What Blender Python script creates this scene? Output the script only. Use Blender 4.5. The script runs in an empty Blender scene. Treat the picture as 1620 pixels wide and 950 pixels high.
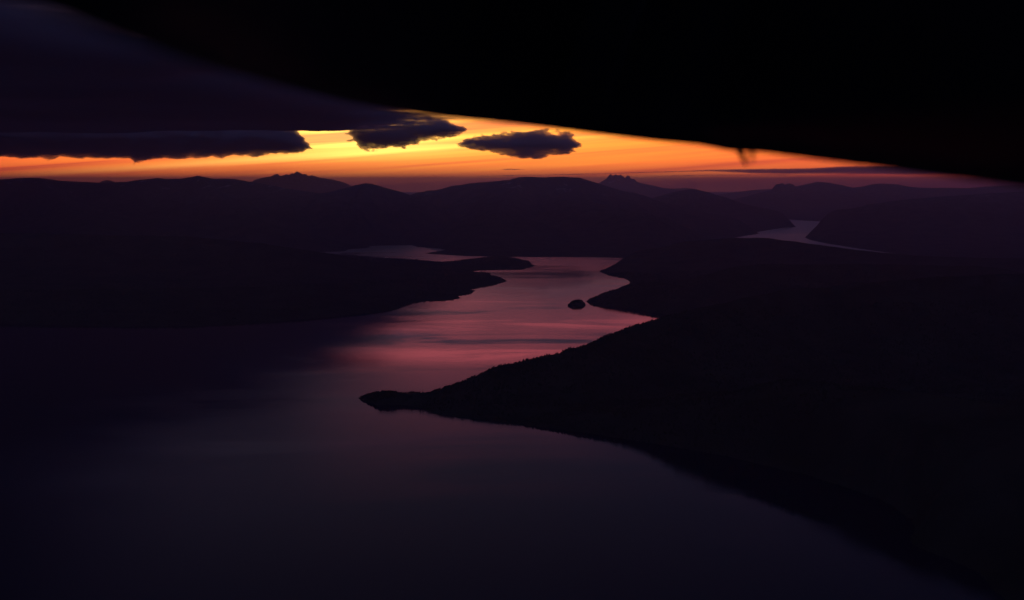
import bpy, math, random
import numpy as np

sc = bpy.context.scene
R = math.radians

# ------------------------------------------------------------------ camera
CAM_Z = 1000.0                      # metres above the fjord
FPX = 1955.0                        # focal length in photo pixels (1620 wide)
PITCH = math.atan((475 - 289) / FPX)
cam_d = bpy.data.cameras.new('camera')
cam = bpy.data.objects.new('camera', cam_d)
sc.collection.objects.link(cam)
cam.location = (0, 0, CAM_Z)
cam.rotation_euler = (math.pi / 2 - PITCH, 0, 0)
cam_d.sensor_width = 36.0
cam_d.lens = 36.0 * FPX / 1620.0
cam_d.clip_start = 0.05
cam_d.clip_end = 600000.0
cam_d.dof.use_dof = True
cam_d.dof.focus_distance = 12000.0
cam_d.dof.aperture_fstop = 1.5
sc.camera = cam

# ------------------------------------------------------------------ sky and sun
SUN_AZ, SUN_EL = -6.5, 2.9          # degrees, azimuth from +Y towards +X

def build_world():
    w = bpy.data.worlds.new('World')
    sc.world = w
    w.use_nodes = True
    nt = w.node_tree
    nt.nodes.clear()
    N, L = nt.nodes.new, nt.links.new

    def val(x):
        n = N('ShaderNodeValue'); n.outputs[0].default_value = x; return n.outputs[0]

    def m(op, a, b=None, c=None, clamp=False):
        n = N('ShaderNodeMath'); n.operation = op; n.use_clamp = clamp
        for i, v in enumerate((a, b, c)):
            if v is None: continue
            if isinstance(v, (int, float)): n.inputs[i].default_value = v
            else: L(v, n.inputs[i])
        return n.outputs[0]

    def ramp(fac, stops, interp='LINEAR'):
        n = N('ShaderNodeValToRGB'); L(fac, n.inputs[0])
        cr = n.color_ramp; cr.interpolation = interp
        while len(cr.elements) > 1: cr.elements.remove(cr.elements[-1])
        for i, (p, c) in enumerate(stops):
            e = cr.elements[0] if i == 0 else cr.elements.new(p)
            e.position = p; e.color = (*c, 1)
        return n.outputs[0]

    def vmix(blend, fac, a, b):
        n = N('ShaderNodeMix'); n.data_type = 'RGBA'; n.blend_type = blend
        n.clamp_result = False; n.clamp_factor = True
        if isinstance(fac, (int, float)): n.inputs[0].default_value = fac
        else: L(fac, n.inputs[0])
        for k, v in ((6, a), (7, b)):
            if isinstance(v, tuple): n.inputs[k].default_value = (*v, 1)
            else: L(v, n.inputs[k])
        return n.outputs[2]

    def gauss(x, sigma):
        q = m('DIVIDE', x, sigma)
        return m('EXPONENT', m('MULTIPLY', m('MULTIPLY', q, q), -1.0))

    tc = N('ShaderNodeTexCoord')
    sp = N('ShaderNodeSeparateXYZ'); L(tc.outputs['Generated'], sp.inputs[0])
    x, y, z = sp.outputs
    el = m('MULTIPLY', m('ARCSINE', z), 57.2958)
    az = m('MULTIPLY', m('ARCTAN2', x, y), 57.2958)
    daz = m('SUBTRACT', az, SUN_AZ + 2.5)

    # slow warp and long streaks of thin high cloud, tilted a little like the photograph's
    elt = m('SUBTRACT', el, m('MULTIPLY', az, 0.072))
    cv = N('ShaderNodeCombineXYZ')
    L(m('MULTIPLY', az, 0.035), cv.inputs[0]); L(m('MULTIPLY', elt, 2.1), cv.inputs[1])
    st = N('ShaderNodeTexNoise'); st.inputs['Scale'].default_value = 1.0
    st.inputs['Detail'].default_value = 5; st.inputs['Roughness'].default_value = .58
    st.inputs['Distortion'].default_value = .35
    L(cv.outputs[0], st.inputs['Vector'])
    streak = st.outputs['Fac']

    # afterglow by elevation (0..20 degrees)
    t = m('DIVIDE', m('ADD', el, 1.0), 21.0, clamp=True)
    def s(e): return (e + 1.0) / 21.0
    glow = ramp(t, [
        (s(-1), (.62, .12, .045)), (s(0.0), (1.3, .20, .030)), (s(0.35), (1.6, .30, .022)),
        (s(1.0), (2.0, .44, .010)), (s(1.7), (2.1, .55, .014)), (s(2.5), (2.1, .60, .025)),
        (s(3.3), (1.4, .44, .05)), (s(4.0), (.30, .09, .07)), (s(4.8), (.10, .04, .06)), (s(6.5), (.035, .018, .035)), (s(9.0), (.016, .010, .02)),
        (s(14.), (.01, .006, .01)), (s(20.), (.0, .0, .0))])
    # azimuth falloff, green and blue die faster than red
    cf = N('ShaderNodeCombineColor')
    L(gauss(daz, 46.0), cf.inputs[0]); L(gauss(daz, 25.0), cf.inputs[1]); L(gauss(daz, 34.0), cf.inputs[2])
    glow = vmix('MULTIPLY', 1.0, glow, cf.outputs[0])
    # streaks: brighter yellow bands and duller red ones
    sr = ramp(streak, [(.30, (.50, .24, .7)), (.43, (.88, .74, .9)), (.52, (1, 1, 1)), (.60, (1.05, 1.2, 1.3)), (.72, (1.2, 1.8, 3.5))])
    glow = vmix('MULTIPLY', 1.0, glow, sr)
    # bright tilted band just below the cloud bank
    wob = m('MULTIPLY', m('SUBTRACT', streak, .5), .35)
    b1 = gauss(m('ADD', m('SUBTRACT', elt, 1.86), wob), .17)
    b1 = m('MULTIPLY', b1, gauss(m('ADD', az, 9.5), 10.0))
    glow = vmix('ADD', b1, glow, (.35, .42, .10))

    # the sky is hottest where the sun stands behind the clouds
    hot = m('MULTIPLY', gauss(m('ADD', az, 7.4), 5.5), gauss(m('SUBTRACT', el, 2.0), .75))
    hot = m('MULTIPLY', hot, ramp(streak, [(.36, (.35, .35, .35)), (.60, (1, 1, 1))]))
    glow = vmix('ADD', hot, glow, (.9, 1.35, .30))
    # high cloud lit from below, seen again in the water
    den = m('ADD', m('MAXIMUM', z, 0.0), 0.055)
    px_, py_ = m('DIVIDE', x, den), m('DIVIDE', y, den)
    cv2 = N('ShaderNodeCombineXYZ')
    L(m('MULTIPLY', px_, .55), cv2.inputs[0]); L(m('MULTIPLY', py_, 2.4), cv2.inputs[1])
    n2 = N('ShaderNodeTexNoise'); n2.inputs['Scale'].default_value = 1.0
    n2.inputs['Detail'].default_value = 6; n2.inputs['Roughness'].default_value = .55
    n2.inputs['Distortion'].default_value = .4
    L(cv2.outputs[0], n2.inputs['Vector'])
    # the cloud lies in rows across the view
    n3 = N('ShaderNodeTexNoise'); n3.inputs['Scale'].default_value = .55; n3.inputs['Detail'].default_value = 3
    cv3 = N('ShaderNodeCombineXYZ'); L(px_, cv3.inputs[0]); L(py_, cv3.inputs[1]); cv3.inputs[2].default_value = 4.2
    L(cv3.outputs[0], n3.inputs['Vector'])
    ph = m('ADD', m('MULTIPLY', py_, 6.83), m('MULTIPLY_ADD', n3.outputs['Fac'], 5.0, -3.5))
    row = m('MULTIPLY_ADD', m('SINE', ph), .10, n2.outputs['Fac'])
    pk = ramp(row, [(.44, (0, 0, 0)), (.62, (1, 1, 1))])
    pf = m('MULTIPLY', gauss(m('SUBTRACT', az, -.5), 9.5),
           m('MULTIPLY', m('MULTIPLY', m('SUBTRACT', el, 4.4), .6, clamp=True),
             gauss(m('SUBTRACT', el, 6.6), 2.5)))
    pkf = m('MULTIPLY', pf, pk)
    glow = vmix('ADD', pkf, glow, (1.7, .24, .26))

    # thinner veils of the same cloud higher up
    pf2 = m('MULTIPLY', gauss(m('SUBTRACT', az, -3.0), 11.0), gauss(m('SUBTRACT', el, 11.0), 5.0))
    pf2 = m('MULTIPLY', pf2, ramp(n3.outputs['Fac'], [(.49, (0, 0, 0)), (.58, (1, 1, 1))]))
    pf2 = m('MULTIPLY', pf2, m('MULTIPLY', m('SUBTRACT', el, 6.0), .4, clamp=True))
    glow = vmix('ADD', pf2, glow, (.13, .020, .040))
    # dim blue-violet twilight vault over the whole sky
    vault = ramp(m('DIVIDE', m('MAXIMUM', el, 0.0), 90.0, clamp=True), [(0.0, (.016, .014, .040)), (.08, (.012, .019, .058)), (.13, (.007, .014, .046)), (.2, (.007, .008, .025)), (.5, (.010, .012, .040)), (1.0, (.014, .016, .042))])
    # the sky opposite the sunset still holds some blue light
    east = m('MULTIPLY_ADD', m('MULTIPLY', m('ADD', m('MULTIPLY', y, -1.0), .2), 1.0, clamp=True), 1.0, 1.0)
    ec = N('ShaderNodeCombineColor')
    for k in range(3): L(east, ec.inputs[k])
    vault = vmix('MULTIPLY', 1.0, vault, ec.outputs[0])
    glow = vmix('ADD', 1.0, glow, vault)
    nish = N('ShaderNodeTexSky'); nish.sky_type = 'NISHITA'; nish.sun_disc = False
    nish.sun_elevation = R(SUN_EL); nish.sun_rotation = R(SUN_AZ)
    nish.altitude = 1000; nish.dust_density = 3.0
    ns = vmix('MULTIPLY', 1.0, nish.outputs[0], (.003, .003, .005))
    tot = vmix('ADD', 1.0, glow, ns)
    bg = N('ShaderNodeBackground'); bg.inputs['Strength'].default_value = 1.0
    L(tot, bg.inputs['Color'])
    out = N('ShaderNodeOutputWorld'); L(bg.outputs[0], out.inputs['Surface'])
    w.cycles.sampling_method = 'MANUAL'
    w.cycles.sample_map_resolution = 2048

build_world()

sun_d = bpy.data.lights.new('sun', 'SUN')
sun_d.energy = 0.03
sun_d.angle = R(0.6)
sun_d.color = (1.0, .55, .25)
sun = bpy.data.objects.new('sun', sun_d)
sc.collection.objects.link(sun)
sun.rotation_euler = (R(90 - SUN_EL), 0, R(180 - SUN_AZ))

sc.view_settings.view_transform = 'Standard'
sc.view_settings.look = 'None'
sc.view_settings.exposure = 0.0
sc.view_settings.gamma = 1.0
sc.view_settings.use_curve_mapping = False
sc.render.engine = 'CYCLES'
sc.cycles.use_denoising = True
sc.cycles.max_bounces = 6
sc.cycles.volume_bounces = 4
sc.cycles.transparent_max_bounces = 16
sc.cycles.sample_clamp_indirect = 4.0

# ------------------------------------------------------------------ helpers
C = sc.collection
rng = np.random.default_rng(7)
cp, sp_ = math.cos(PITCH), math.sin(PITCH)

def ray(px, py):
    u = (px - 810.0) / FPX; v = (475.0 - py) / FPX
    return np.array([u, cp + v * sp_, -sp_ + v * cp])

def ground(px, py, z=0.0):
    """point at height z that the photograph shows at this place"""
    d = ray(px, py); t = (z - CAM_Z) / d[2]
    return np.array([d[0] * t, d[1] * t, z])

def far(px, py, dist):
    """point at that distance ahead of the aircraft"""
    d = ray(px, py); t = dist / d[1]
    return np.array([d[0] * t, dist, CAM_Z + d[2] * t])

_perm = rng.permutation(512)
_perm = np.concatenate([_perm, _perm, _perm])
_ang = rng.random(512) * 2 * np.pi
_gx, _gy = np.cos(_ang), np.sin(_ang)

def perlin(x, y):
    xi = np.floor(x).astype(np.int64); yi = np.floor(y).astype(np.int64)
    xf = x - xi; yf = y - yi
    xi &= 511; yi &= 511
    def g(ix, iy, fx, fy):
        h = _perm[_perm[ix & 511] + (iy & 511)] & 511
        return _gx[h] * fx + _gy[h] * fy
    u = xf * xf * xf * (xf * (xf * 6 - 15) + 10); v = yf * yf * yf * (yf * (yf * 6 - 15) + 10)
    a = g(xi, yi, xf, yf); b = g(xi + 1, yi, xf - 1, yf)
    c = g(xi, yi + 1, xf, yf - 1); d = g(xi + 1, yi + 1, xf - 1, yf - 1)
    return (a + u * (b - a)) + v * ((c + u * (d - c)) - (a + u * (b - a)))

def fbm(x, y, octs=5, gain=.5, ridged=False):
    s = np.zeros_like(x); a = 1.0; tot = 0.0; f = 1.0
    for k in range(octs):
        n = perlin(x * f + 17.3 * k, y * f - 9.1 * k) * 1.5
        if ridged: n = 1 - 2 * np.abs(n)
        s += a * n; tot += a; a *= gain; f *= 2.03
    return s / tot

def sdf_poly(X, Y, poly):
    """signed distance, positive inside"""
    P = np.asarray(poly, float)
    best = np.full(X.shape, 1e18); inside = np.zeros(X.shape, bool)
    for i in range(len(P)):
        ax, ay = P[i]; bx, by = P[(i + 1) % len(P)]
        dx, dy = bx - ax, by - ay
        t = np.clip(((X - ax) * dx + (Y - ay) * dy) / (dx * dx + dy * dy + 1e-9), 0, 1)
        best = np.minimum(best, (X - ax - t * dx) ** 2 + (Y - ay - t * dy) ** 2)
        cond = (ay > Y) != (by > Y)
        with np.errstate(divide='ignore', invalid='ignore'):
            xin = ax + (Y - ay) * dx / (dy if dy != 0 else 1e-9)
        inside ^= cond & (X < xin)
    d = np.sqrt(best)
    return np.where(inside, d, -d)

def smooth(a, b, x):
    t = np.clip((x - a) / (b - a), 0, 1)
    return t * t * (3 - 2 * t)

def mesh_obj(name, verts, faces, mat, smooth_shade=True):
    me = bpy.data.meshes.new(name)
    verts = np.asarray(verts, np.float32); faces = np.asarray(faces, np.int32)
    k = faces.shape[1]
    me.vertices.add(len(verts)); me.vertices.foreach_set('co', verts.ravel())
    me.loops.add(faces.size); me.loops.foreach_set('vertex_index', faces.ravel())
    me.polygons.add(len(faces))
    me.polygons.foreach_set('loop_start', np.arange(0, faces.size, k, dtype=np.int32))
    me.polygons.foreach_set('use_smooth', np.full(len(faces), smooth_shade))
    me.update(calc_edges=True); me.validate()
    me.materials.append(mat)
    o = bpy.data.objects.new(name, me)
    C.objects.link(o)
    return o

def new_mat(name):
    mt = bpy.data.materials.new(name); mt.use_nodes = True
    nt = mt.node_tree; nt.nodes.clear()
    return mt, nt.nodes.new, nt.links.new

# ------------------------------------------------------------------ materials
def land_material(name, low, high, rock, snow=0.0):
    mt, N, L = new_mat(name)
    g = N('ShaderNodeNewGeometry')
    n1 = N('ShaderNodeTexNoise'); n1.inputs['Scale'].default_value = 1 / 260.; n1.inputs['Detail'].default_value = 8
    L(g.outputs['Position'], n1.inputs['Vector'])
    cr = N('ShaderNodeValToRGB'); L(n1.outputs['Fac'], cr.inputs[0])
    cr.color_ramp.elements[0].position = .35; cr.color_ramp.elements[0].color = (*low, 1)
    cr.color_ramp.elements[1].position = .62; cr.color_ramp.elements[1].color = (*high, 1)
    # bare rock high up and on steep ground
    sp = N('ShaderNodeSeparateXYZ'); L(g.outputs['Position'], sp.inputs[0])
    n2 = N('ShaderNodeTexNoise'); n2.inputs['Scale'].default_value = 1 / 120.; n2.inputs['Detail'].default_value = 7
    L(g.outputs['Position'], n2.inputs['Vector'])
    ma = N('ShaderNodeMath'); ma.operation = 'MULTIPLY_ADD'; L(n2.outputs['Fac'], ma.inputs[0])
    ma.inputs[1].default_value = 700; L(sp.outputs[2], ma.inputs[2])
    mr = N('ShaderNodeMapRange'); L(ma.outputs[0], mr.inputs[0])
    mr.inputs[1].default_value = 780; mr.inputs[2].default_value = 1150
    mx = N('ShaderNodeMix'); mx.data_type = 'RGBA'; L(mr.outputs[0], mx.inputs[0])
    L(cr.outputs[0], mx.inputs[6]); mx.inputs[7].default_value = (*rock, 1)
    col = mx.outputs[2]
    if snow:
        n3 = N('ShaderNodeTexNoise'); n3.inputs['Scale'].default_value = 1 / 420.; n3.inputs['Detail'].default_value = 9
        n3.inputs['Roughness'].default_value = .68
        L(g.outputs['Position'], n3.inputs['Vector'])
        m1 = N('ShaderNodeMapRange'); L(n3.outputs['Fac'], m1.inputs[0])
        m1.inputs[1].default_value = .60; m1.inputs[2].default_value = .66
        m2 = N('ShaderNodeMapRange'); L(sp.outputs[2], m2.inputs[0])
        m2.inputs[1].default_value = 650; m2.inputs[2].default_value = 950
        mm = N('ShaderNodeMath'); mm.operation = 'MULTIPLY'; L(m1.outputs[0], mm.inputs[0]); L(m2.outputs[0], mm.inputs[1])
        m3 = N('ShaderNodeMath'); m3.operation = 'MULTIPLY'; L(mm.outputs[0], m3.inputs[0]); m3.inputs[1].default_value = snow
        mx2 = N('ShaderNodeMix'); mx2.data_type = 'RGBA'; L(m3.outputs[0], mx2.inputs[0])
        L(col, mx2.inputs[6]); mx2.inputs[7].default_value = (.78, .8, .84, 1)
        col = mx2.outputs[2]
    b = N('ShaderNodeBsdfDiffuse'); L(col, b.inputs['Color'])
    bm = N('ShaderNodeBump'); bm.inputs['Strength'].default_value = .6; bm.inputs['Distance'].default_value = 30
    L(n2.outputs['Fac'], bm.inputs['Height']); L(bm.outputs[0], b.inputs['Normal'])
    o = N('ShaderNodeOutputMaterial'); L(b.outputs[0], o.inputs['Surface'])
    return mt

MAT_WOOD = land_material('wooded_ground', (.030, .040, .024), (.055, .065, .040), (.11, .10, .095))
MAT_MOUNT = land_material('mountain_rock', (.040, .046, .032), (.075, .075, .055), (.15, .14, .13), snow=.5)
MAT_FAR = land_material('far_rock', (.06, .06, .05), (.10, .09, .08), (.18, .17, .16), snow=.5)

def tree_material():
    mt, N, L = new_mat('conifer_foliage')
    g = N('ShaderNodeNewGeometry')
    n = N('ShaderNodeTexNoise'); n.inputs['Scale'].default_value = 1 / 25.; L(g.outputs['Position'], n.inputs['Vector'])
    cr = N('ShaderNodeValToRGB'); L(n.outputs['Fac'], cr.inputs[0])
    cr.color_ramp.elements[0].color = (.02, .032, .016, 1); cr.color_ramp.elements[1].color = (.06, .075, .035, 1)
    b = N('ShaderNodeBsdfDiffuse'); L(cr.outputs[0], b.inputs[0])
    o = N('ShaderNodeOutputMaterial'); L(b.outputs[0], o.inputs['Surface'])
    return mt
MAT_TREE = tree_material()

def water_material():
    mt, N, L = new_mat('fjord_water')
    g = N('ShaderNodeNewGeometry')
    def noise(sx, sy, detail, rough=.55, dist=0.0, rot=0.0):
        mp = N('ShaderNodeMapping'); mp.inputs['Scale'].default_value = (sx, sy, 1)
        mp.inputs['Rotation'].default_value = (0, 0, rot)
        L(g.outputs['Position'], mp.inputs['Vector'])
        n = N('ShaderNodeTexNoise'); n.inputs['Scale'].default_value = 1
        n.inputs['Detail'].default_value = detail; n.inputs['Roughness'].default_value = rough
        n.inputs['Distortion'].default_value = dist
        L(mp.outputs[0], n.inputs['Vector'])
        return n.outputs['Fac']
    # wind lanes and calm slicks change how rough the surface is
    lanes = noise(1 / 2800., 1 / 1000., 6, .6, 1.6, .15)
    mr = N('ShaderNodeMapRange'); L(lanes, mr.inputs[0])
    mr.inputs[1].default_value = .42; mr.inputs[2].default_value = .58
    mr.inputs[3].default_value = .03; mr.inputs[4].default_value = .11
    b = N('ShaderNodeBsdfGlossy'); b.distribution = 'BECKMANN'
    deep = N('ShaderNodeBsdfDiffuse'); deep.inputs['Color'].default_value = (.006, .014, .030, 1)
    fres = N('ShaderNodeFresnel'); fres.inputs['IOR'].default_value = 1.333
    mixs = N('ShaderNodeMixShader'); L(fres.outputs[0], mixs.inputs[0]); L(deep.outputs[0], mixs.inputs[1]); L(b.outputs[0], mixs.inputs[2])
    # the open reaches further out are wind-ruffled
    sx = N('ShaderNodeSeparateXYZ'); L(g.outputs['Position'], sx.inputs[0])
    fr = N('ShaderNodeMapRange'); L(sx.outputs[1], fr.inputs[0])
    fr.inputs[1].default_value = 12000; fr.inputs[2].default_value = 19000
    fr.inputs[3].default_value = 0.0; fr.inputs[4].default_value = .30
    ra = N('ShaderNodeMath'); ra.operation = 'ADD'; L(mr.outputs[0], ra.inputs[0]); L(fr.outputs[0], ra.inputs[1])
    nr = N('ShaderNodeMapRange'); L(sx.outputs[1], nr.inputs[0])
    nr.inputs[1].default_value = 4500; nr.inputs[2].default_value = 7500
    nr.inputs[3].default_value = .055; nr.inputs[4].default_value = 0.0
    rb = N('ShaderNodeMath'); rb.operation = 'ADD'; L(ra.outputs[0], rb.inputs[0]); L(nr.outputs[0], rb.inputs[1])
    L(rb.outputs[0], b.inputs['Roughness'])
    w1 = noise(1 / 55., 1 / 38., 4, .6)
    w2 = noise(1 / 420., 1 / 260., 3)
    ad = N('ShaderNodeMath'); ad.operation = 'MULTIPLY_ADD'; L(w2, ad.inputs[0]); ad.inputs[1].default_value = 3.0; L(w1, ad.inputs[2])
    bm = N('ShaderNodeBump'); bm.inputs['Strength'].default_value = .5; bm.inputs['Distance'].default_value = .14
    L(ad.outputs[0], bm.inputs['Height']); L(bm.outputs[0], b.inputs['Normal'])
    o = N('ShaderNodeOutputMaterial'); L(mixs.outputs[0], o.inputs['Surface'])
    return mt

def volume_material(name, color, density, aniso):
    mt, N, L = new_mat(name)
    v = N('ShaderNodeVolumePrincipled')
    v.inputs['Color'].default_value = (*color, 1)
    v.inputs['Density'].default_value = density
    v.inputs['Anisotropy'].default_value = aniso
    o = N('ShaderNodeOutputMaterial'); L(v.outputs[0], o.inputs['Volume'])
    return mt

# ------------------------------------------------------------------ water
FAR_Y = 134000.0
wv = [(-90000, -6000, 0), (90000, -6000, 0), (90000, FAR_Y, 0), (-90000, FAR_Y, 0)]
water = mesh_obj('water', wv, [(0, 1, 2, 3)], water_material(), False)
water['kind'] = 'structure'; water['label'] = 'dark fjord water mirroring the pink dusk sky'

# ------------------------------------------------------------------ terrain
HF = {}

def terrain(name, label, shore, ridges, cell, mat, shore_w=300.0, rough=.10, nscale=900.0, pad=0.0, ragged=0.0, ridge_noise=.25, cut=0.0):
    """a heightfield: shore = closed outline on the water (or None), ridges = [(points3d, half width, power)]"""
    pts = [p[:2] for r in ridges for p in r[0]]
    if shore is not None:
        b = np.asarray(shore)
        x0, y0 = b.min(0) - cell * 2 - ragged; x1, y1 = b.max(0) + cell * 2 + ragged
    else:
        b = np.asarray(pts); wmax = max(r[1] for r in ridges) * 2.2 + pad
        x0, y0 = b.min(0) - wmax; x1, y1 = b.max(0) + wmax
    xs = np.arange(x0, x1 + cell, cell); ys = np.arange(y0, y1 + cell, cell)
    X, Y = np.meshgrid(xs, ys)
    H = np.zeros_like(X); RR = np.full(X.shape, 1e9)
    wx = X + nscale * .35 * fbm(X / nscale, Y / nscale, 4) ; wy = Y + nscale * .35 * fbm(X / nscale + 40, Y / nscale + 40, 4)
    for P, W, power in ridges:
        P = np.asarray(P, float)
        Hi = np.zeros_like(X)
        for i in range(len(P) - 1):
            a, c = P[i], P[i + 1]
            dx, dy = c[0] - a[0], c[1] - a[1]
            t = np.clip(((X - a[0]) * dx + (Y - a[1]) * dy) / (dx * dx + dy * dy + 1e-9), 0, 1)
            r0 = np.hypot(X - a[0] - t * dx, Y - a[1] - t * dy)
            tw = np.clip(((wx - a[0]) * dx + (wy - a[1]) * dy) / (dx * dx + dy * dy + 1e-9), 0, 1)
            rw = np.hypot(wx - a[0] - tw * dx, wy - a[1] - tw * dy)
            r = np.minimum(rw, r0 * 2.5) * smooth(0, W * .5, r0) + r0 * (1 - smooth(0, W * .5, r0))
            zr = a[2] + t * (c[2] - a[2])
            Hi = np.maximum(Hi, (zr + cut) * np.exp(-(r / W) ** power))
            RR = np.minimum(RR, r0 / W)
        H = np.maximum(H, Hi)
    # softened maximum plus gullies and knolls away from the skyline
    k = ridge_noise + (1 - ridge_noise) * smooth(0, .6, RR)
    g1 = fbm(wx / nscale, wy / nscale, 6, .52, ridged=True)
    g2 = fbm(X / (nscale * .22), Y / (nscale * .22), 5, .55)
    H = H * (1 + rough * 1.6 * g1 * k) + H.clip(0, 400) * rough * .55 * g2 * (.35 + .65 * k)
    if shore is not None:
        sd = sdf_poly(X, Y, shore)
        if ragged: sd = sd + ragged * fbm(X / (ragged * 6), Y / (ragged * 6), 5, .55)
        e = np.clip(sd / shore_w, 0, 1)
        H = H * (1 - (1 - e) ** 2) + np.clip(sd, 0, 40) * .08
        H = np.where(sd > 0, H, np.maximum(sd * .3, -15))
    else:
        H = H - cut
    Z = np.maximum(H, -15.0)
    ny, nx = X.shape
    idx = np.arange(nx * ny).reshape(ny, nx)
    q = np.stack([idx[:-1, :-1], idx[:-1, 1:], idx[1:, 1:], idx[1:, :-1]], -1).reshape(-1, 4)
    keep = (Z.ravel()[q] > -12).any(1)
    q = q[keep]
    used = np.unique(q); remap = np.full(nx * ny, -1, np.int64); remap[used] = np.arange(len(used))
    V = np.stack([X.ravel(), Y.ravel(), Z.ravel()], 1)[used]
    o = mesh_obj(name, V, remap[q], mat)
    o['kind'] = 'structure'; o['label'] = label
    HF[name] = (x0, y0, cell, Z)
    return o

def height_at(name, x, y):
    x0, y0, cell, Z = HF[name]
    fx = (x - x0) / cell; fy = (y - y0) / cell
    ix = np.clip(fx.astype(int), 0, Z.shape[1] - 2); iy = np.clip(fy.astype(int), 0, Z.shape[0] - 2)
    u = np.clip(fx - ix, 0, 1); v = np.clip(fy - iy, 0, 1)
    return (Z[iy, ix] * (1 - u) * (1 - v) + Z[iy, ix + 1] * u * (1 - v) + Z[iy + 1, ix] * (1 - u) * v + Z[iy + 1, ix + 1] * u * v)

def G(*pts): return [ground(px, py)[:2] for px, py in pts]
def RZ(*pts): return [ground(px, py, z) for px, py, z in pts]
def RD(*pts): return [far(px, py, d * 1000.) for px, py, d in pts]

# near headland on the right with the wooded point
terrain('headland', 'near dark wooded headland ending in a narrow point on the left',
        G((566, 630), (578, 637), (598, 641), (640, 641), (664, 645), (690, 655), (730, 661), (790, 668), (880, 679), (960, 690), (1050, 704),
          (1150, 722), (1280, 752), (1390, 788), (1446, 822), (1448, 842), (1440, 858), (1462, 868), (1500, 884), (1550, 905), (1600, 960), (1700, 1080), (2200, 1080),
          (2300, 500), (1500, 480), (1150, 492), (1046, 502), (1022, 516), (1000, 536), (975, 552), (930, 575), (860, 592), (780, 607), (705, 622),
          (668, 630), (640, 630), (600, 628), (580, 626)),
        [(RZ((582, 628, 7), (590, 623, 24), (604, 620, 33), (622, 619.5, 34), (634, 624.5, 18), (644, 629, 5), (668, 624, 12), (700, 608, 48), (735, 597, 75), (762, 591, 88), (800, 584, 108), (832, 575, 130),
             (872, 564, 160), (905, 559, 178), (938, 556, 190), (972, 539, 225), (1003, 522, 258), (1020, 514, 275), (1100, 492, 330), (1250, 460, 400), (1500, 440, 450), (2100, 420, 480)), 420, 1.25),
         (RZ((1250, 605, 230), (1450, 625, 280), (1700, 660, 300), (2100, 710, 320)), 520, 1.3)],
        14.0, MAT_WOOD, shore_w=150, rough=.09, nscale=600, ragged=16)

# mid headland beyond the cove
terrain('promontory', 'low dark promontory behind the near headland, reaching towards the islet',
        G((927, 477), (932, 481), (960, 485), (1000, 489), (1036, 496), (1060, 499), (1200, 500), (1700, 480), (2200, 470), (2200, 412), (1620, 412), (1420, 407), (1300, 398), (1220, 388),
          (1130, 388), (1070, 400), (1010, 408), (975, 419), (948, 430), (962, 436), (985, 440), (998, 447), (990, 452), (974, 459), (978, 463), (990, 463), (975, 470), (950, 470)),
        [(RZ((930, 476, 6), (945, 469, 38), (958, 467, 45), (978, 467, 40), (1000, 466, 45), (1060, 450, 130)), 200, 1.3),
         (RZ((975, 459, 8), (1000, 452, 40), (1040, 446, 110)), 180, 1.3),
         (RZ((952, 428, 10), (962, 421, 35), (980, 413, 75), (1010, 402, 130), (1045, 393, 190), (1090, 383, 260), (1125, 379.5, 310), (1165, 377, 330), (1210, 378, 325), (1260, 384, 290), (1310, 391, 255), (1380, 399.5, 220), (1450, 406, 200), (1600, 410, 200), (2000, 412, 210)), 750, 1.3),
         (RZ((1060, 450, 120), (1200, 420, 300), (1400, 420, 300), (1800, 430, 300)), 800, 1.3)],
        22.0, MAT_WOOD, shore_w=220, rough=.09, nscale=900, ragged=20)

terrain('islet', 'small rounded dark islet just off the tip of the promontory',
        G((898, 484), (903, 487), (912, 488.5), (921, 487), (926, 483), (924, 479), (915, 477), (905, 479)),
        [(RZ((902, 482.5, 10), (908, 479, 22), (914, 477, 29), (919, 477, 29), (924, 480, 18)), 110, 2.0)],
        6.0, MAT_WOOD, shore_w=45, rough=.05, nscale=120, ragged=4)

# low ground on the left between the two arms of the fjord
terrain('peninsula', 'broad low dark peninsula on the left with ragged spits towards the channel',
        G((-900, 520), (-300, 515), (0, 512), (180, 517), (330, 516), (400, 513), (470, 506), (560, 498), (622, 491), (655, 480), (676, 476), (712, 475.5), (730, 472), (724, 469), (745, 465.5), (752, 460),
          (742, 458), (780, 452), (803, 445), (792, 439), (778, 436), (776, 432), (742, 431), (760, 428), (800, 427.5), (828, 427), (846, 421), (838, 414), (815, 409), (790, 408), (760, 409.5), (700, 415.5), (655, 411), (600, 408), (560, 404),
          (450, 398), (300, 395), (0, 392), (-900, 390)),
        [(RZ((840, 418, 8), (812, 407, 30), (785, 405, 38), (760, 409, 26), (725, 415, 22), (690, 421, 30), (640, 421, 60), (590, 416, 105), (530, 404, 190), (450, 392, 290), (300, 375, 380), (0, 370, 420), (-800, 370, 420)), 620, 1.2),
         (RZ((800, 443, 4), (775, 438, 18), (752, 437, 20), (700, 441, 40), (620, 446, 85), (500, 452, 105), (300, 458, 125), (0, 460, 130), (-800, 460, 130)), 520, 1.2),
         (RZ((728, 471.5, 3), (690, 469, 20), (620, 480, 34), (500, 490, 40), (300, 497, 45), (0, 497, 45), (-600, 497, 45)), 380, 1.2)],
        26.0, MAT_WOOD, shore_w=260, rough=.10, nscale=800, ragged=26)

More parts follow.
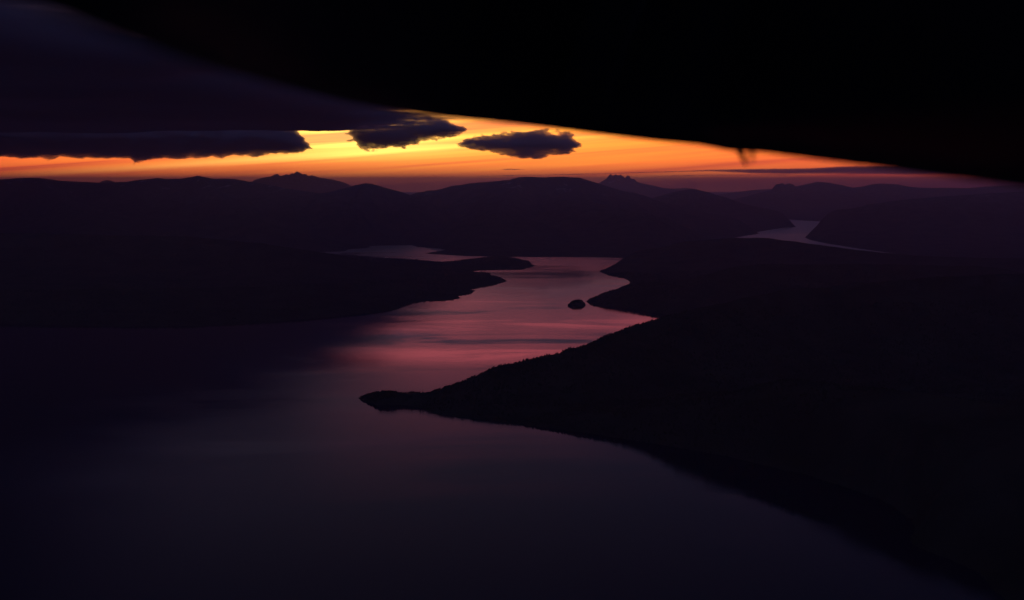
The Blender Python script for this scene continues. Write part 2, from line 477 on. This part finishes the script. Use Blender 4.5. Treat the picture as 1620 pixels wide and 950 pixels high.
# far side of the bay and the broad central mountain
terrain('mountain', 'broad rounded central mountain rising behind the fjord',
        G((1010, 406), (985, 408.5), (940, 407.5), (880, 407), (845, 407), (800, 406.5), (740, 405.5), (705, 403.5), (672, 401.5), (690, 399.5), (707, 396), (695, 393.5), (660, 391), (648, 386.5), (600, 380), (590, 360), (620, 347), (690, 345), (760, 345), (1010, 345), (1100, 348), (1180, 356), (1200, 370), (1110, 385)),
        [(RD((672, 322, 33), (690, 310, 31), (702, 300, 29), (716, 295, 28), (740, 291.5, 27.5), (762, 289, 27), (792, 287.5, 27), (808, 285, 26.5), (822, 281.5, 26), (838, 280.5, 26), (858, 281.5, 26), (875, 281, 26), (895, 280.5, 26),
             (915, 281.5, 26), (930, 286, 26.2), (950, 292.5, 26.6), (975, 300, 27), (1000, 308, 27), (1020, 314, 27.5), (1060, 330, 28)), 1900, 1.15),
         (RD((930, 287, 25.8), (915, 300, 24), (935, 320, 22), (985, 332, 20.5), (1040, 350, 19.5)), 1200, 1.25),
         (RD((830, 285, 25.5), (800, 315, 22.5), (780, 350, 19.5), (760, 385, 18)), 1000, 1.2),
         (RD((702, 303, 28), (690, 340, 24), (700, 372, 20.5)), 900, 1.2)],
        40.0, MAT_MOUNT, shore_w=500, rough=.10, nscale=1800, ragged=40, ridge_noise=.10)

# long range on the left
terrain('mountain_range', 'long low mountain range with snow patches along the left skyline',
        None,
        [(RD((-700, 283, 27), (-300, 286, 27), (-60, 287, 27), (0, 285, 27), (40, 282.5, 27), (62, 282.5, 27), (90, 286, 27), (130, 288.5, 27), (165, 290, 27), (200, 289, 26.5), (225, 285, 26), (248, 282.5, 26), (265, 284, 26), (285, 283.5, 26), (303, 281, 26), (313, 279, 26), (322, 281, 26),
             (338, 284, 26), (352, 283.5, 26), (370, 284, 26), (388, 287.5, 25.5), (412, 290.5, 25), (440, 296, 24.5), (470, 302, 24), (500, 306, 24)), 2500, 1.15),
         (RD((500, 306.5, 23.5), (525, 304, 23), (545, 299, 23), (562, 294, 23), (577, 291, 23), (588, 291.5, 23), (604, 296, 23), (622, 301, 23), (645, 308, 23.5), (662, 316, 24), (690, 328, 25), (715, 345, 25)), 1050, 1.2),
         (RD((577, 292, 22.8), (560, 325, 22), (570, 345, 21.4)), 700, 1.2),
         (RD((315, 280, 25.5), (360, 320, 22), (410, 350, 19.5), (450, 370, 18.8)), 1100, 1.2),
         (RD((62, 283, 26.5), (100, 320, 22), (160, 360, 18)), 1600, 1.2)],
        52.0, MAT_MOUNT, rough=.10, nscale=2200, ridge_noise=.10, cut=130.0)

# mountains on the right
terrain('ridge', 'dark ridge in the right middle distance sloping down to the strait',
        G((1000, 372), (1130, 372), (1150, 372.5), (1200, 367), (1235, 361), (1258, 359.5), (1250, 356), (1238, 352), (1215, 348), (1180, 346), (1100, 344), (1000, 344), (960, 348)),
        [(RD((985, 334, 29), (1010, 322, 29.5), (1025, 316, 30), (1045, 310.5, 30), (1068, 304, 30), (1088, 300.5, 30), (1102, 300.5, 30), (1118, 304.5, 30), (1133, 309, 30), (1143, 311.5, 30), (1152, 317, 30), (1165, 320, 29.5), (1185, 326, 29), (1210, 336, 28.5), (1230, 346, 28), (1244, 354, 27.7), (1254, 358.5, 27.6)), 1500, 1.2)],
        45.0, MAT_MOUNT, shore_w=350, rough=.09, nscale=1600, ragged=30, ridge_noise=.10)

terrain('far_shore_mountain', 'long mountain with a round knob on the right beyond the strait',
        G((1120, 335), (1180, 339), (1240, 347), (1270, 349.5), (1300, 350.5), (1400, 352), (1800, 354), (2300, 356), (2300, 328), (1300, 328), (1120, 329)),
        [(RD((1160, 322, 41), (1190, 314, 41), (1215, 307, 41), (1232, 300.5, 41), (1245, 297.5, 41), (1259, 295.5, 41), (1275, 292, 41), (1293, 288, 41), (1312, 289.5, 41), (1330, 293, 41), (1350, 297.5, 41), (1365, 295.5, 41), (1382, 291.5, 41), (1397, 290.8, 41), (1420, 292, 41), (1440, 296, 41),
             (1462, 297.8, 41), (1500, 297.5, 41), (1530, 298.2, 41), (1560, 295.5, 41), (1600, 293.5, 41), (1700, 290, 41), (2100, 285, 41)), 2300, 1.15),
         (RD((1235, 300, 40.6), (1240, 294.5, 40.6), (1245, 291, 40.6), (1250, 290.2, 40.6), (1255, 292, 40.6), (1260, 297, 40.6)), 420, 1.3)],
        62.0, MAT_MOUNT, shore_w=600, rough=.09, nscale=2200, ragged=40, ridge_noise=.08)

terrain('wooded_hill', 'dark hill on the far right dropping to the water of the strait',
        G((1274, 376), (1282, 380), (1310, 386), (1360, 394), (1425, 403), (1500, 408), (1700, 414), (2200, 418), (2200, 352), (1500, 352), (1340, 362), (1290, 369)),
        [(RD((1276, 375.5, 22.8), (1286, 366, 23), (1300, 353.5, 23.2), (1318, 345, 23.3), (1340, 335, 23.5), (1370, 326, 23.5), (1410, 319, 23.5), (1480, 312, 23.5), (1560, 307, 23.5), (1700, 300, 23.5), (2100, 296, 23.5)), 1500, 1.2)],
        42.0, MAT_MOUNT, shore_w=350, rough=.09, nscale=1500, ragged=30, ridge_noise=.12)

# far peaks
terrain('jagged_peak', 'hazy jagged peak on the left horizon above the range', None,
        [(RD((365, 304, 46), (392, 290, 46), (408, 283.5, 46), (418, 281, 46), (428, 279.5, 46), (434, 276.5, 46), (439, 275, 46), (443, 278.5, 46), (449, 277.5, 46), (453, 275.5, 46), (457, 277, 46), (461, 274, 46), (465, 274.5, 46), (470, 271, 46), (475, 273.5, 46), (479, 276, 46), (483, 275, 46), (488, 279, 46), (494, 277.5, 46), (505, 281.5, 46), (522, 283.5, 46), (538, 287, 46), (550, 291.5, 46), (562, 298, 46), (580, 308, 46)), 1000, 1.0),
         (RD((370, 306, 46), (400, 292, 46), (425, 284, 46), (480, 280, 46), (520, 287, 46), (555, 297, 46), (575, 308, 46)), 2000, 1.1)],
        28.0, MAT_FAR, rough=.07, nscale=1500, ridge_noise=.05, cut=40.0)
terrain('notched_peak', 'hazy notched peak on the horizon right of the central mountain', None,
        [(RD((918, 305, 56), (936, 297, 56), (947, 290, 56), (953, 286, 56), (958, 283.5, 56), (962, 278.5, 56), (966, 275.2, 56), (970, 277.8, 56), (974, 275.6, 56), (978, 277.6, 56), (982, 276, 56), (986, 279, 56), (989, 281.5, 56), (992, 277.6, 56), (995, 277.6, 56), (999, 284, 56), (1003, 285.5, 56), (1012, 289, 56), (1030, 293, 56), (1050, 297.5, 56), (1070, 298.5, 56), (1085, 297, 56), (1100, 299, 56), (1125, 308, 56)), 800, 1.0),
         (RD((925, 305, 56), (955, 291, 56), (985, 285, 56), (1020, 295, 56), (1080, 302, 56), (1120, 310, 56)), 1800, 1.1)],
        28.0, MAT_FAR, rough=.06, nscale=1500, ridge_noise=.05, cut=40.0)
terrain('rounded_dome', 'tiny rounded dome poking over the left end of the range', None,
        [(RD((150, 298, 42), (158, 289.5, 42), (164, 285.5, 42), (171, 284.5, 42), (177, 286.5, 42), (184, 292, 42), (195, 300, 42)), 1300, 1.2)],
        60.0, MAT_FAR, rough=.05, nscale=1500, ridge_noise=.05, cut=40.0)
terrain('far_hills', 'low hazy hills on the horizon left of the knobbed mountain', None,
        [(RD((1125, 311, 58), (1150, 308.5, 58), (1170, 303.5, 58), (1195, 300.5, 58), (1218, 299.5, 58), (1250, 303, 58), (1300, 308, 58)), 2600, 1.2)],
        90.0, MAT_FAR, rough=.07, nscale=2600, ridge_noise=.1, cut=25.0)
terrain('horizon_hills', 'very low hazy hills along the horizon between the mountains', None,
        [(RD((560, 306.5, 92), (620, 304.5, 92), (680, 305, 92), (740, 307, 92)), 2600, 1.2),
         (RD((1010, 306, 96), (1080, 304.5, 96), (1140, 304, 96), (1200, 304.5, 96)), 2600, 1.2)],
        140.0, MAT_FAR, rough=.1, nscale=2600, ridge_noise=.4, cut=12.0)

# ------------------------------------------------------------------ woods
def forest(name, label, land, n, hmin, hmax, box, keep=None, fade=None):
    x0, x1, y0, y1 = box
    out_v, out_f, base = [], [], 0
    m = n * 6
    x = rng.uniform(x0, x1, m); y = rng.uniform(y0, y1, m)
    z = height_at(land, x, y)
    cl = fbm(x / 160., y / 160., 4)
    ok = (z > 1.0) & (cl > -.22)
    if keep is not None: ok &= keep(x, y, z)
    x, y, z = x[ok][:n], y[ok][:n], z[ok][:n]
    n = len(x)
    h = rng.uniform(hmin, hmax, n) * (1 + .35 * fbm(x / 90., y / 90., 3))
    if fade is not None: h = h * fade(x, y)
    K = 5
    a = np.arange(K) * 2 * np.pi / K
    ph = rng.uniform(0, 6.28, n)
    wid = h * rng.uniform(.26, .46, n)
    # uneven crown: skirt ring, waist ring, upper ring, top
    rings = [(.06, .75), (.28, 1.0), (.62, .62)]
    vs = []
    for (hz, rr) in rings:
        j = rng.uniform(.65, 1.2, (n, K))
        vs.append(np.stack([x[:, None] + np.cos(a + ph[:, None]) * wid[:, None] * rr * j,
                            y[:, None] + np.sin(a + ph[:, None]) * wid[:, None] * rr * j,
                            (z + h * hz)[:, None] + rng.uniform(-.06, .06, (n, K)) * h[:, None]], -1))
    top = np.stack([x + rng.normal(0, .06, n) * h, y + rng.normal(0, .06, n) * h, z + h], -1)[:, None, :]
    bot = np.stack([x, y, z - .8], -1)[:, None, :]
    V = np.concatenate(vs + [top, bot], 1)
    S = V.shape[1]
    tri = []
    for r in range(2):
        for i in range(K):
            p, q = r * K + i, r * K + (i + 1) % K
            tri += [(p, q, q + K), (p, q + K, p + K)]
    for i in range(K):
        tri.append((2 * K + i, 2 * K + (i + 1) % K, 3 * K))
        tri.append((i, 3 * K + 1, (i + 1) % K))
    F = (np.asarray(tri)[None] + (np.arange(n) * S)[:, None, None]).reshape(-1, 3)
    o = mesh_obj(name, V.reshape(-1, 3), F, MAT_TREE, False)
    o['kind'] = 'stuff'; o['label'] = label; o['category'] = 'woods'
    return o

forest('woods', 'dense dark woods covering the near headland and its point', 'headland', 46000, 5, 11.5, (-900, 3300, 4300, 9200),
       keep=lambda x, y, z: (z < 330) & (x < 3200))
forest('woods', 'dark woods along the promontory behind the near headland', 'promontory', 18000, 6, 12, (500, 3200, 8800, 13500),
       keep=lambda x, y, z: z < 300)
forest('woods', 'dark woods on the ragged left peninsula', 'peninsula', 24000, 6, 12, (-4200, 400, 8400, 17000),
       keep=lambda x, y, z: z < 260)
forest('copse', 'clump of taller trees on the very tip of the near headland', 'headland', 420, 11, 20, (-700, -470, 5560, 5990),
       fade=lambda x, y: .35 + .65 * np.exp(-((x + 585) / 62.) ** 4) * (1 + .35 * fbm(x / 35., y / 35., 2)))
bx = HF['islet']
forest('woods', 'trees covering the small islet', 'islet', 420, 7, 13, (bx[0], bx[0] + bx[2] * bx[3].shape[1], bx[1], bx[1] + bx[2] * bx[3].shape[0]))

# ------------------------------------------------------------------ clouds
def cloud(name, label, outline, mapping, cell, thick, edge, ragged, rscale, mat, lump=.35, asym=.6, ysq=1.0, flip=True, power=.8):
    """a closed lumpy body: outline in its own plane, thickness grows inwards from the ragged rim"""
    P = np.asarray(outline, float)
    x0, y0 = P.min(0) - ragged * 1.5; x1, y1 = P.max(0) + ragged * 1.5
    xs = np.arange(x0, x1 + cell, cell); ys = np.arange(y0, y1 + cell * ysq, cell * ysq)
    A, B = np.meshgrid(xs, ys)
    sd = sdf_poly(A, B, P)
    sd = sd + ragged * (fbm(A / (rscale * 2.2), B / rscale + 3.7, 7, .60) * 1.25)
    t = np.clip(sd / edge, 0, 1) ** power * thick
    t = t * (1 + lump * fbm(A / (rscale * .8) + 9, B / (rscale * .8 * ysq), 5, .55))
    t = np.where(sd > 0, np.maximum(t, thick * .004), 0.0)
    lum = lump * thick * .5 * fbm(A / (rscale * 1.3) + 31, B / (rscale * 1.3 * ysq), 4)
    ins = sd > 0
    ny, nx = A.shape
    idx = np.arange(nx * ny).reshape(ny, nx)
    q = np.stack([idx[:-1, :-1], idx[:-1, 1:], idx[1:, 1:], idx[1:, :-1]], -1).reshape(-1, 4)
    q = q[ins.ravel()[q].any(1)]
    used = np.unique(q); remap = np.full(nx * ny, -1, np.int64); remap[used] = np.arange(len(used))
    q = remap[q]; n = len(used)
    a, b, tt, lm = A.ravel()[used], B.ravel()[used], t.ravel()[used], lum.ravel()[used]
    lm = lm * np.clip(tt / thick, 0, 1)
    V1 = mapping(a, b, lm + tt); V2 = mapping(a, b, lm - tt * asym)
    # rim edges: used by one quad only
    e = np.concatenate([q[:, [0, 1]], q[:, [1, 2]], q[:, [2, 3]], q[:, [3, 0]]])
    key = np.sort(e, 1); kk = key[:, 0].astype(np.int64) * (n + 1) + key[:, 1]
    u, inv, cnt = np.unique(kk, return_inverse=True, return_counts=True)
    rim = e[cnt[inv] == 1]
    sides = np.stack([rim[:, 1], rim[:, 0], rim[:, 0] + n, rim[:, 1] + n], 1)
    F = np.concatenate([q, q[:, ::-1] + n, sides])
    if flip: F = F[:, ::-1]
    o = mesh_obj(name, np.concatenate([V1, V2]), F, mat)
    o['label'] = label; o['category'] = 'cloud'
    return o

def upright(dist):
    def f(a, b, t): return np.stack([a, dist + t, b], 1)
    return f
def flat(zz):
    def f(a, b, t): return np.stack([a, b, zz + t], 1)
    return f
def trace(dist, *pts): return [far(px, py, dist)[[0, 2]] for px, py in pts]

CLOUD_A = volume_material('cloud_body', (.985, .955, .965), .0080, .0)
CLOUD_B = volume_material('cloud_deck_body', (.72, .67, .72), .0032, .15)
CLOUD_D = volume_material('haze_bank_body', (.96, .80, .74), .00010, .3)
CLOUD_C = volume_material('thin_cloud_body', (.80, .68, .72), .0014, .2)

D1 = 52000.
cloud('cloud', 'dark ragged cloud left of centre in the orange gap, tapering to the right',
      trace(D1, (547, 212), (558, 205), (580, 200), (610, 196), (640, 192), (670, 188), (700, 186), (718, 192), (736, 203), (741, 209), (724, 214), (712, 218), (695, 222), (668, 224), (650, 229), (640, 235), (610, 237), (585, 236), (570, 232), (560, 227), (549, 223), (555, 218)),
      upright(D1), 8, 900, 700, 270, 420, CLOUD_A)
cloud('cloud', 'dark lens-shaped cloud right of centre under the aircraft wing',
      trace(D1 - 3000, (716, 228), (730, 222), (745, 217), (765, 213), (800, 211), (812, 207), (840, 205), (870, 206), (895, 208), (910, 211), (908, 218), (917, 230), (908, 236), (912, 241), (900, 245), (885, 246), (865, 250), (835, 251), (805, 248), (785, 243), (765, 238), (740, 234)),
      upright(D1 - 3000), 8, 900, 700, 260, 420, CLOUD_A)
cloud('cloud_bank', 'long dark cloud bank along the left with a small hanging tuft',
      trace(60000, (-900, 255), (-300, 253), (0, 250.5), (120, 251), (190, 252), (204, 253), (212, 261), (220, 259), (232, 257), (245, 253), (300, 251), (370, 249), (430, 246), (480, 242), (497, 237), (490, 228), (480, 217), (464, 200), (430, 188), (300, 180), (0, 180), (-900, 176)),
      upright(60000), 20, 1800, 1500, 170, 420, CLOUD_A)
# overcast deck above: a level slab whose far edge hangs over the gap
DZ = 3500.
def deck_pt(px, py): return ground(px, py, DZ)[:2]
deck = [deck_pt(-1500, 210), deck_pt(-500, 209), deck_pt(0, 209), deck_pt(200, 208), deck_pt(350, 207), deck_pt(470, 206.5), deck_pt(520, 208.5), deck_pt(555, 210), deck_pt(610, 206), deck_pt(660, 200),
        deck_pt(700, 194), deck_pt(722, 186), deck_pt(720, 172), deck_pt(640, 142), deck_pt(540, 95), deck_pt(450, 45), deck_pt(440, -10), deck_pt(380, -80), deck_pt(220, -230), deck_pt(-500, -260), deck_pt(-2500, -260)]
cloud('cloud_deck', 'flat dark violet cloud deck overhead on the upper left', deck, flat(DZ), 150, 420, 4500, 2600, 8000, CLOUD_B, lump=.6, flip=False, power=2.2)
# thin layers far off on the right
DS = 150000.
cloud('cloud_streak', 'long thin grey cloud streak low on the right, widening towards the wing',
      trace(DS, (735, 280), (800, 277.5), (860, 276.5), (920, 275), (980, 273.5), (1060, 271), (1130, 268.5), (1180, 267.3), (1270, 266.5), (1330, 263.5), (1400, 262), (1500, 262), (1700, 262), (1700, 276), (1400, 276.5), (1300, 275.5), (1200, 275.5), (1120, 271.5), (1060, 273.2), (980, 275.3), (900, 277.5), (820, 279)),
      upright(DS), 60, 2500, 500, 45, 2500, CLOUD_C, lump=.2)
cloud('cloud_streak', 'thinnest dark streak just under the long grey cloud streak',
      trace(DS, (1000, 279.5), (1060, 278), (1140, 276.3), (1220, 276), (1300, 277), (1220, 277.8), (1140, 278), (1060, 279.5)),
      upright(DS + 1500), 50, 1500, 250, 40, 2500, CLOUD_C, lump=.2)
cloud('cloud_wisp', 'tiny dark wisp alone in the orange sky above the central mountain',
      trace(DS, (790, 268), (805, 267), (822, 267.5), (832, 268.5), (815, 269.8), (800, 269.5)),
      upright(DS), 40, 1400, 250, 40, 1500, CLOUD_C, lump=.2)
cloud('haze_bank', 'rosy haze bank lying flat along the horizon',
      trace(DS - 8000, (-900, 290), (0, 290), (400, 288), (640, 287), (700, 286), (760, 283.5), (850, 282), (950, 282.5), (1050, 282.5), (1300, 282.2), (1700, 282), (2500, 282), (2500, 306), (-900, 306)),
      upright(DS - 8000), 120, 3500, 700, 35, 3500, CLOUD_D, lump=.1)

# ------------------------------------------------------------------ haze in the air
hx, hy0, hy1, hz0, hz1 = 95000., -7000., 137000., -20.0, 1480.
hv = [(-hx, hy0, hz0), (hx, hy0, hz0), (hx, hy1, hz0), (-hx, hy1, hz0), (-hx, hy0, hz1), (hx, hy0, hz1), (hx, hy1, hz1), (-hx, hy1, hz1)]
hf = [(0, 3, 2, 1), (4, 5, 6, 7), (0, 1, 5, 4), (1, 2, 6, 5), (2, 3, 7, 6), (3, 0, 4, 7)]
haze = mesh_obj('haze', hv, hf, volume_material('haze_air', (.56, .55, .96), 2.2e-5, .55), False)
haze['kind'] = 'stuff'; haze['label'] = 'thin evening haze between the mountains'

# ------------------------------------------------------------------ aircraft wing
def wing():
    mt, N, L = new_mat('wing_paint')
    b = N('ShaderNodeBsdfPrincipled')
    g = N('ShaderNodeTexCoord')
    n = N('ShaderNodeTexNoise'); n.inputs['Scale'].default_value = 6; L(g.outputs['Object'], n.inputs['Vector'])
    cr = N('ShaderNodeValToRGB'); L(n.outputs['Fac'], cr.inputs[0])
    cr.color_ramp.elements[0].color = (.018, .018, .02, 1); cr.color_ramp.elements[1].color = (.03, .03, .033, 1)
    L(cr.outputs[0], b.inputs['Base Color']); b.inputs['Roughness'].default_value = .55
    o = N('ShaderNodeOutputMaterial'); L(b.outputs[0], o.inputs['Surface'])
    E = [(-330, -150, .80), (-130, -68, .9), (60, 14, 1.05), (163, 54, 1.2), (237, 78, 1.4), (296, 98, 1.6), (370, 118, 1.95), (444, 137, 2.35), (543, 161, 2.9), (620, 175, 3.5), (691, 185, 4.1), (830, 198, 4.7), (940, 212, 4.8),
         (1050, 225, 4.6), (1110, 230, 4.5), (1124, 232, 4.45), (1138, 237, 4.4), (1160, 239.5, 4.3), (1200, 241, 4.15), (1300, 254, 3.8), (1400, 267, 3.4), (1500, 281, 3.05), (1620, 297, 2.7), (1800, 323, 2.4), (2100, 370, 2.1)]
    P = np.array([far(px, py, d) for px, py, d in E])
    # resample smoothly
    s = np.concatenate([[0], np.cumsum(np.linalg.norm(np.diff(P, axis=0), axis=1))])
    ss = np.linspace(0, s[-1], 160)
    P = np.stack([np.interp(ss, s, P[:, k]) for k in range(3)], 1)
    for _ in range(2): P[1:-1] = (P[:-2] + 2 * P[1:-1] + P[2:]) / 4
    chord = np.array([.34, -.22, .90]); chord /= np.linalg.norm(chord)
    tan = np.gradient(P, axis=0); tan /= np.linalg.norm(tan, axis=1)[:, None]
    nrm = np.cross(tan, chord); nrm /= np.linalg.norm(nrm, axis=1)[:, None]
    c = 1.5
    u = np.concatenate([np.linspace(0, 1, 18) ** 1.8])
    prof = .12 * 5 * (.2969 * np.sqrt(u) - .1260 * u - .3516 * u ** 2 + .2843 * u ** 3 - .1036 * u ** 4)
    loop = [(uu, tt) for uu, tt in zip(u, prof)] + [(uu, -tt * .8) for uu, tt in list(zip(u, prof))[-2:0:-1]]
    M = len(loop); n_ = len(P)
    V = np.concatenate([[P[i] + chord * c * a + nrm[i] * c * t for a, t in loop] for i in range(n_)])
    F = []
    for i in range(n_ - 1):
        for j in range(M):
            F.append((i * M + j, i * M + (j + 1) % M, (i + 1) * M + (j + 1) % M, (i + 1) * M + j))
    w = mesh_obj('aircraft_wing', V, F, mt)
    w['label'] = 'black out-of-focus aircraft wing filling the upper right of the view'
    w['category'] = 'wing'
    # closing ribs at both ends
    import bmesh
    bm = bmesh.new(); bm.from_mesh(w.data)
    bmesh.ops.holes_fill(bm, edges=[e for e in bm.edges if e.is_boundary], sides=0)
    bmesh.ops.recalc_face_normals(bm, faces=bm.faces); bm.to_mesh(w.data); bm.free()
    # small fitting hanging from the edge: a tapered bracket with a drain stub beside it
    def stub(px0, px1, py0, tipx, tipy, d, dep):
        a, b_, t_ = far(px0, py0 - 4, d), far(px1, py0 - 4, d), far(tipx, tipy, d)
        t2 = far(tipx + 3, tipy, d)
        ax = np.array([0, dep, 0])
        V = [a - ax, b_ - ax, b_ + ax, a + ax, t_ - ax * .4, t2 - ax * .4, t2 + ax * .4, t_ + ax * .4]
        F = [(0, 3, 2, 1), (4, 5, 6, 7), (0, 1, 5, 4), (1, 2, 6, 5), (2, 3, 7, 6), (3, 0, 4, 7)]
        bm = bmesh.new(); vv = [bm.verts.new(tuple(p)) for p in V]
        for f in F: bm.faces.new([vv[k] for k in f])
        bmesh.ops.recalc_face_normals(bm, faces=bm.faces)
        bmesh.ops.bevel(bm, geom=list(bm.edges), offset=.002, segments=2, affect='EDGES')
        me = bpy.data.meshes.new('hinge_bracket'); bm.to_mesh(me); bm.free(); me.materials.append(mt)
        o = bpy.data.objects.new('hinge_bracket', me); C.objects.link(o); o.parent = w
        return o
    stub(1164, 1174, 241, 1179, 263, 4.2, .02)
    o = stub(1185, 1194, 241, 1187, 258, 3.0, .015); o.name = 'drain_stub'; o.data.name = 'drain_stub'
wing()
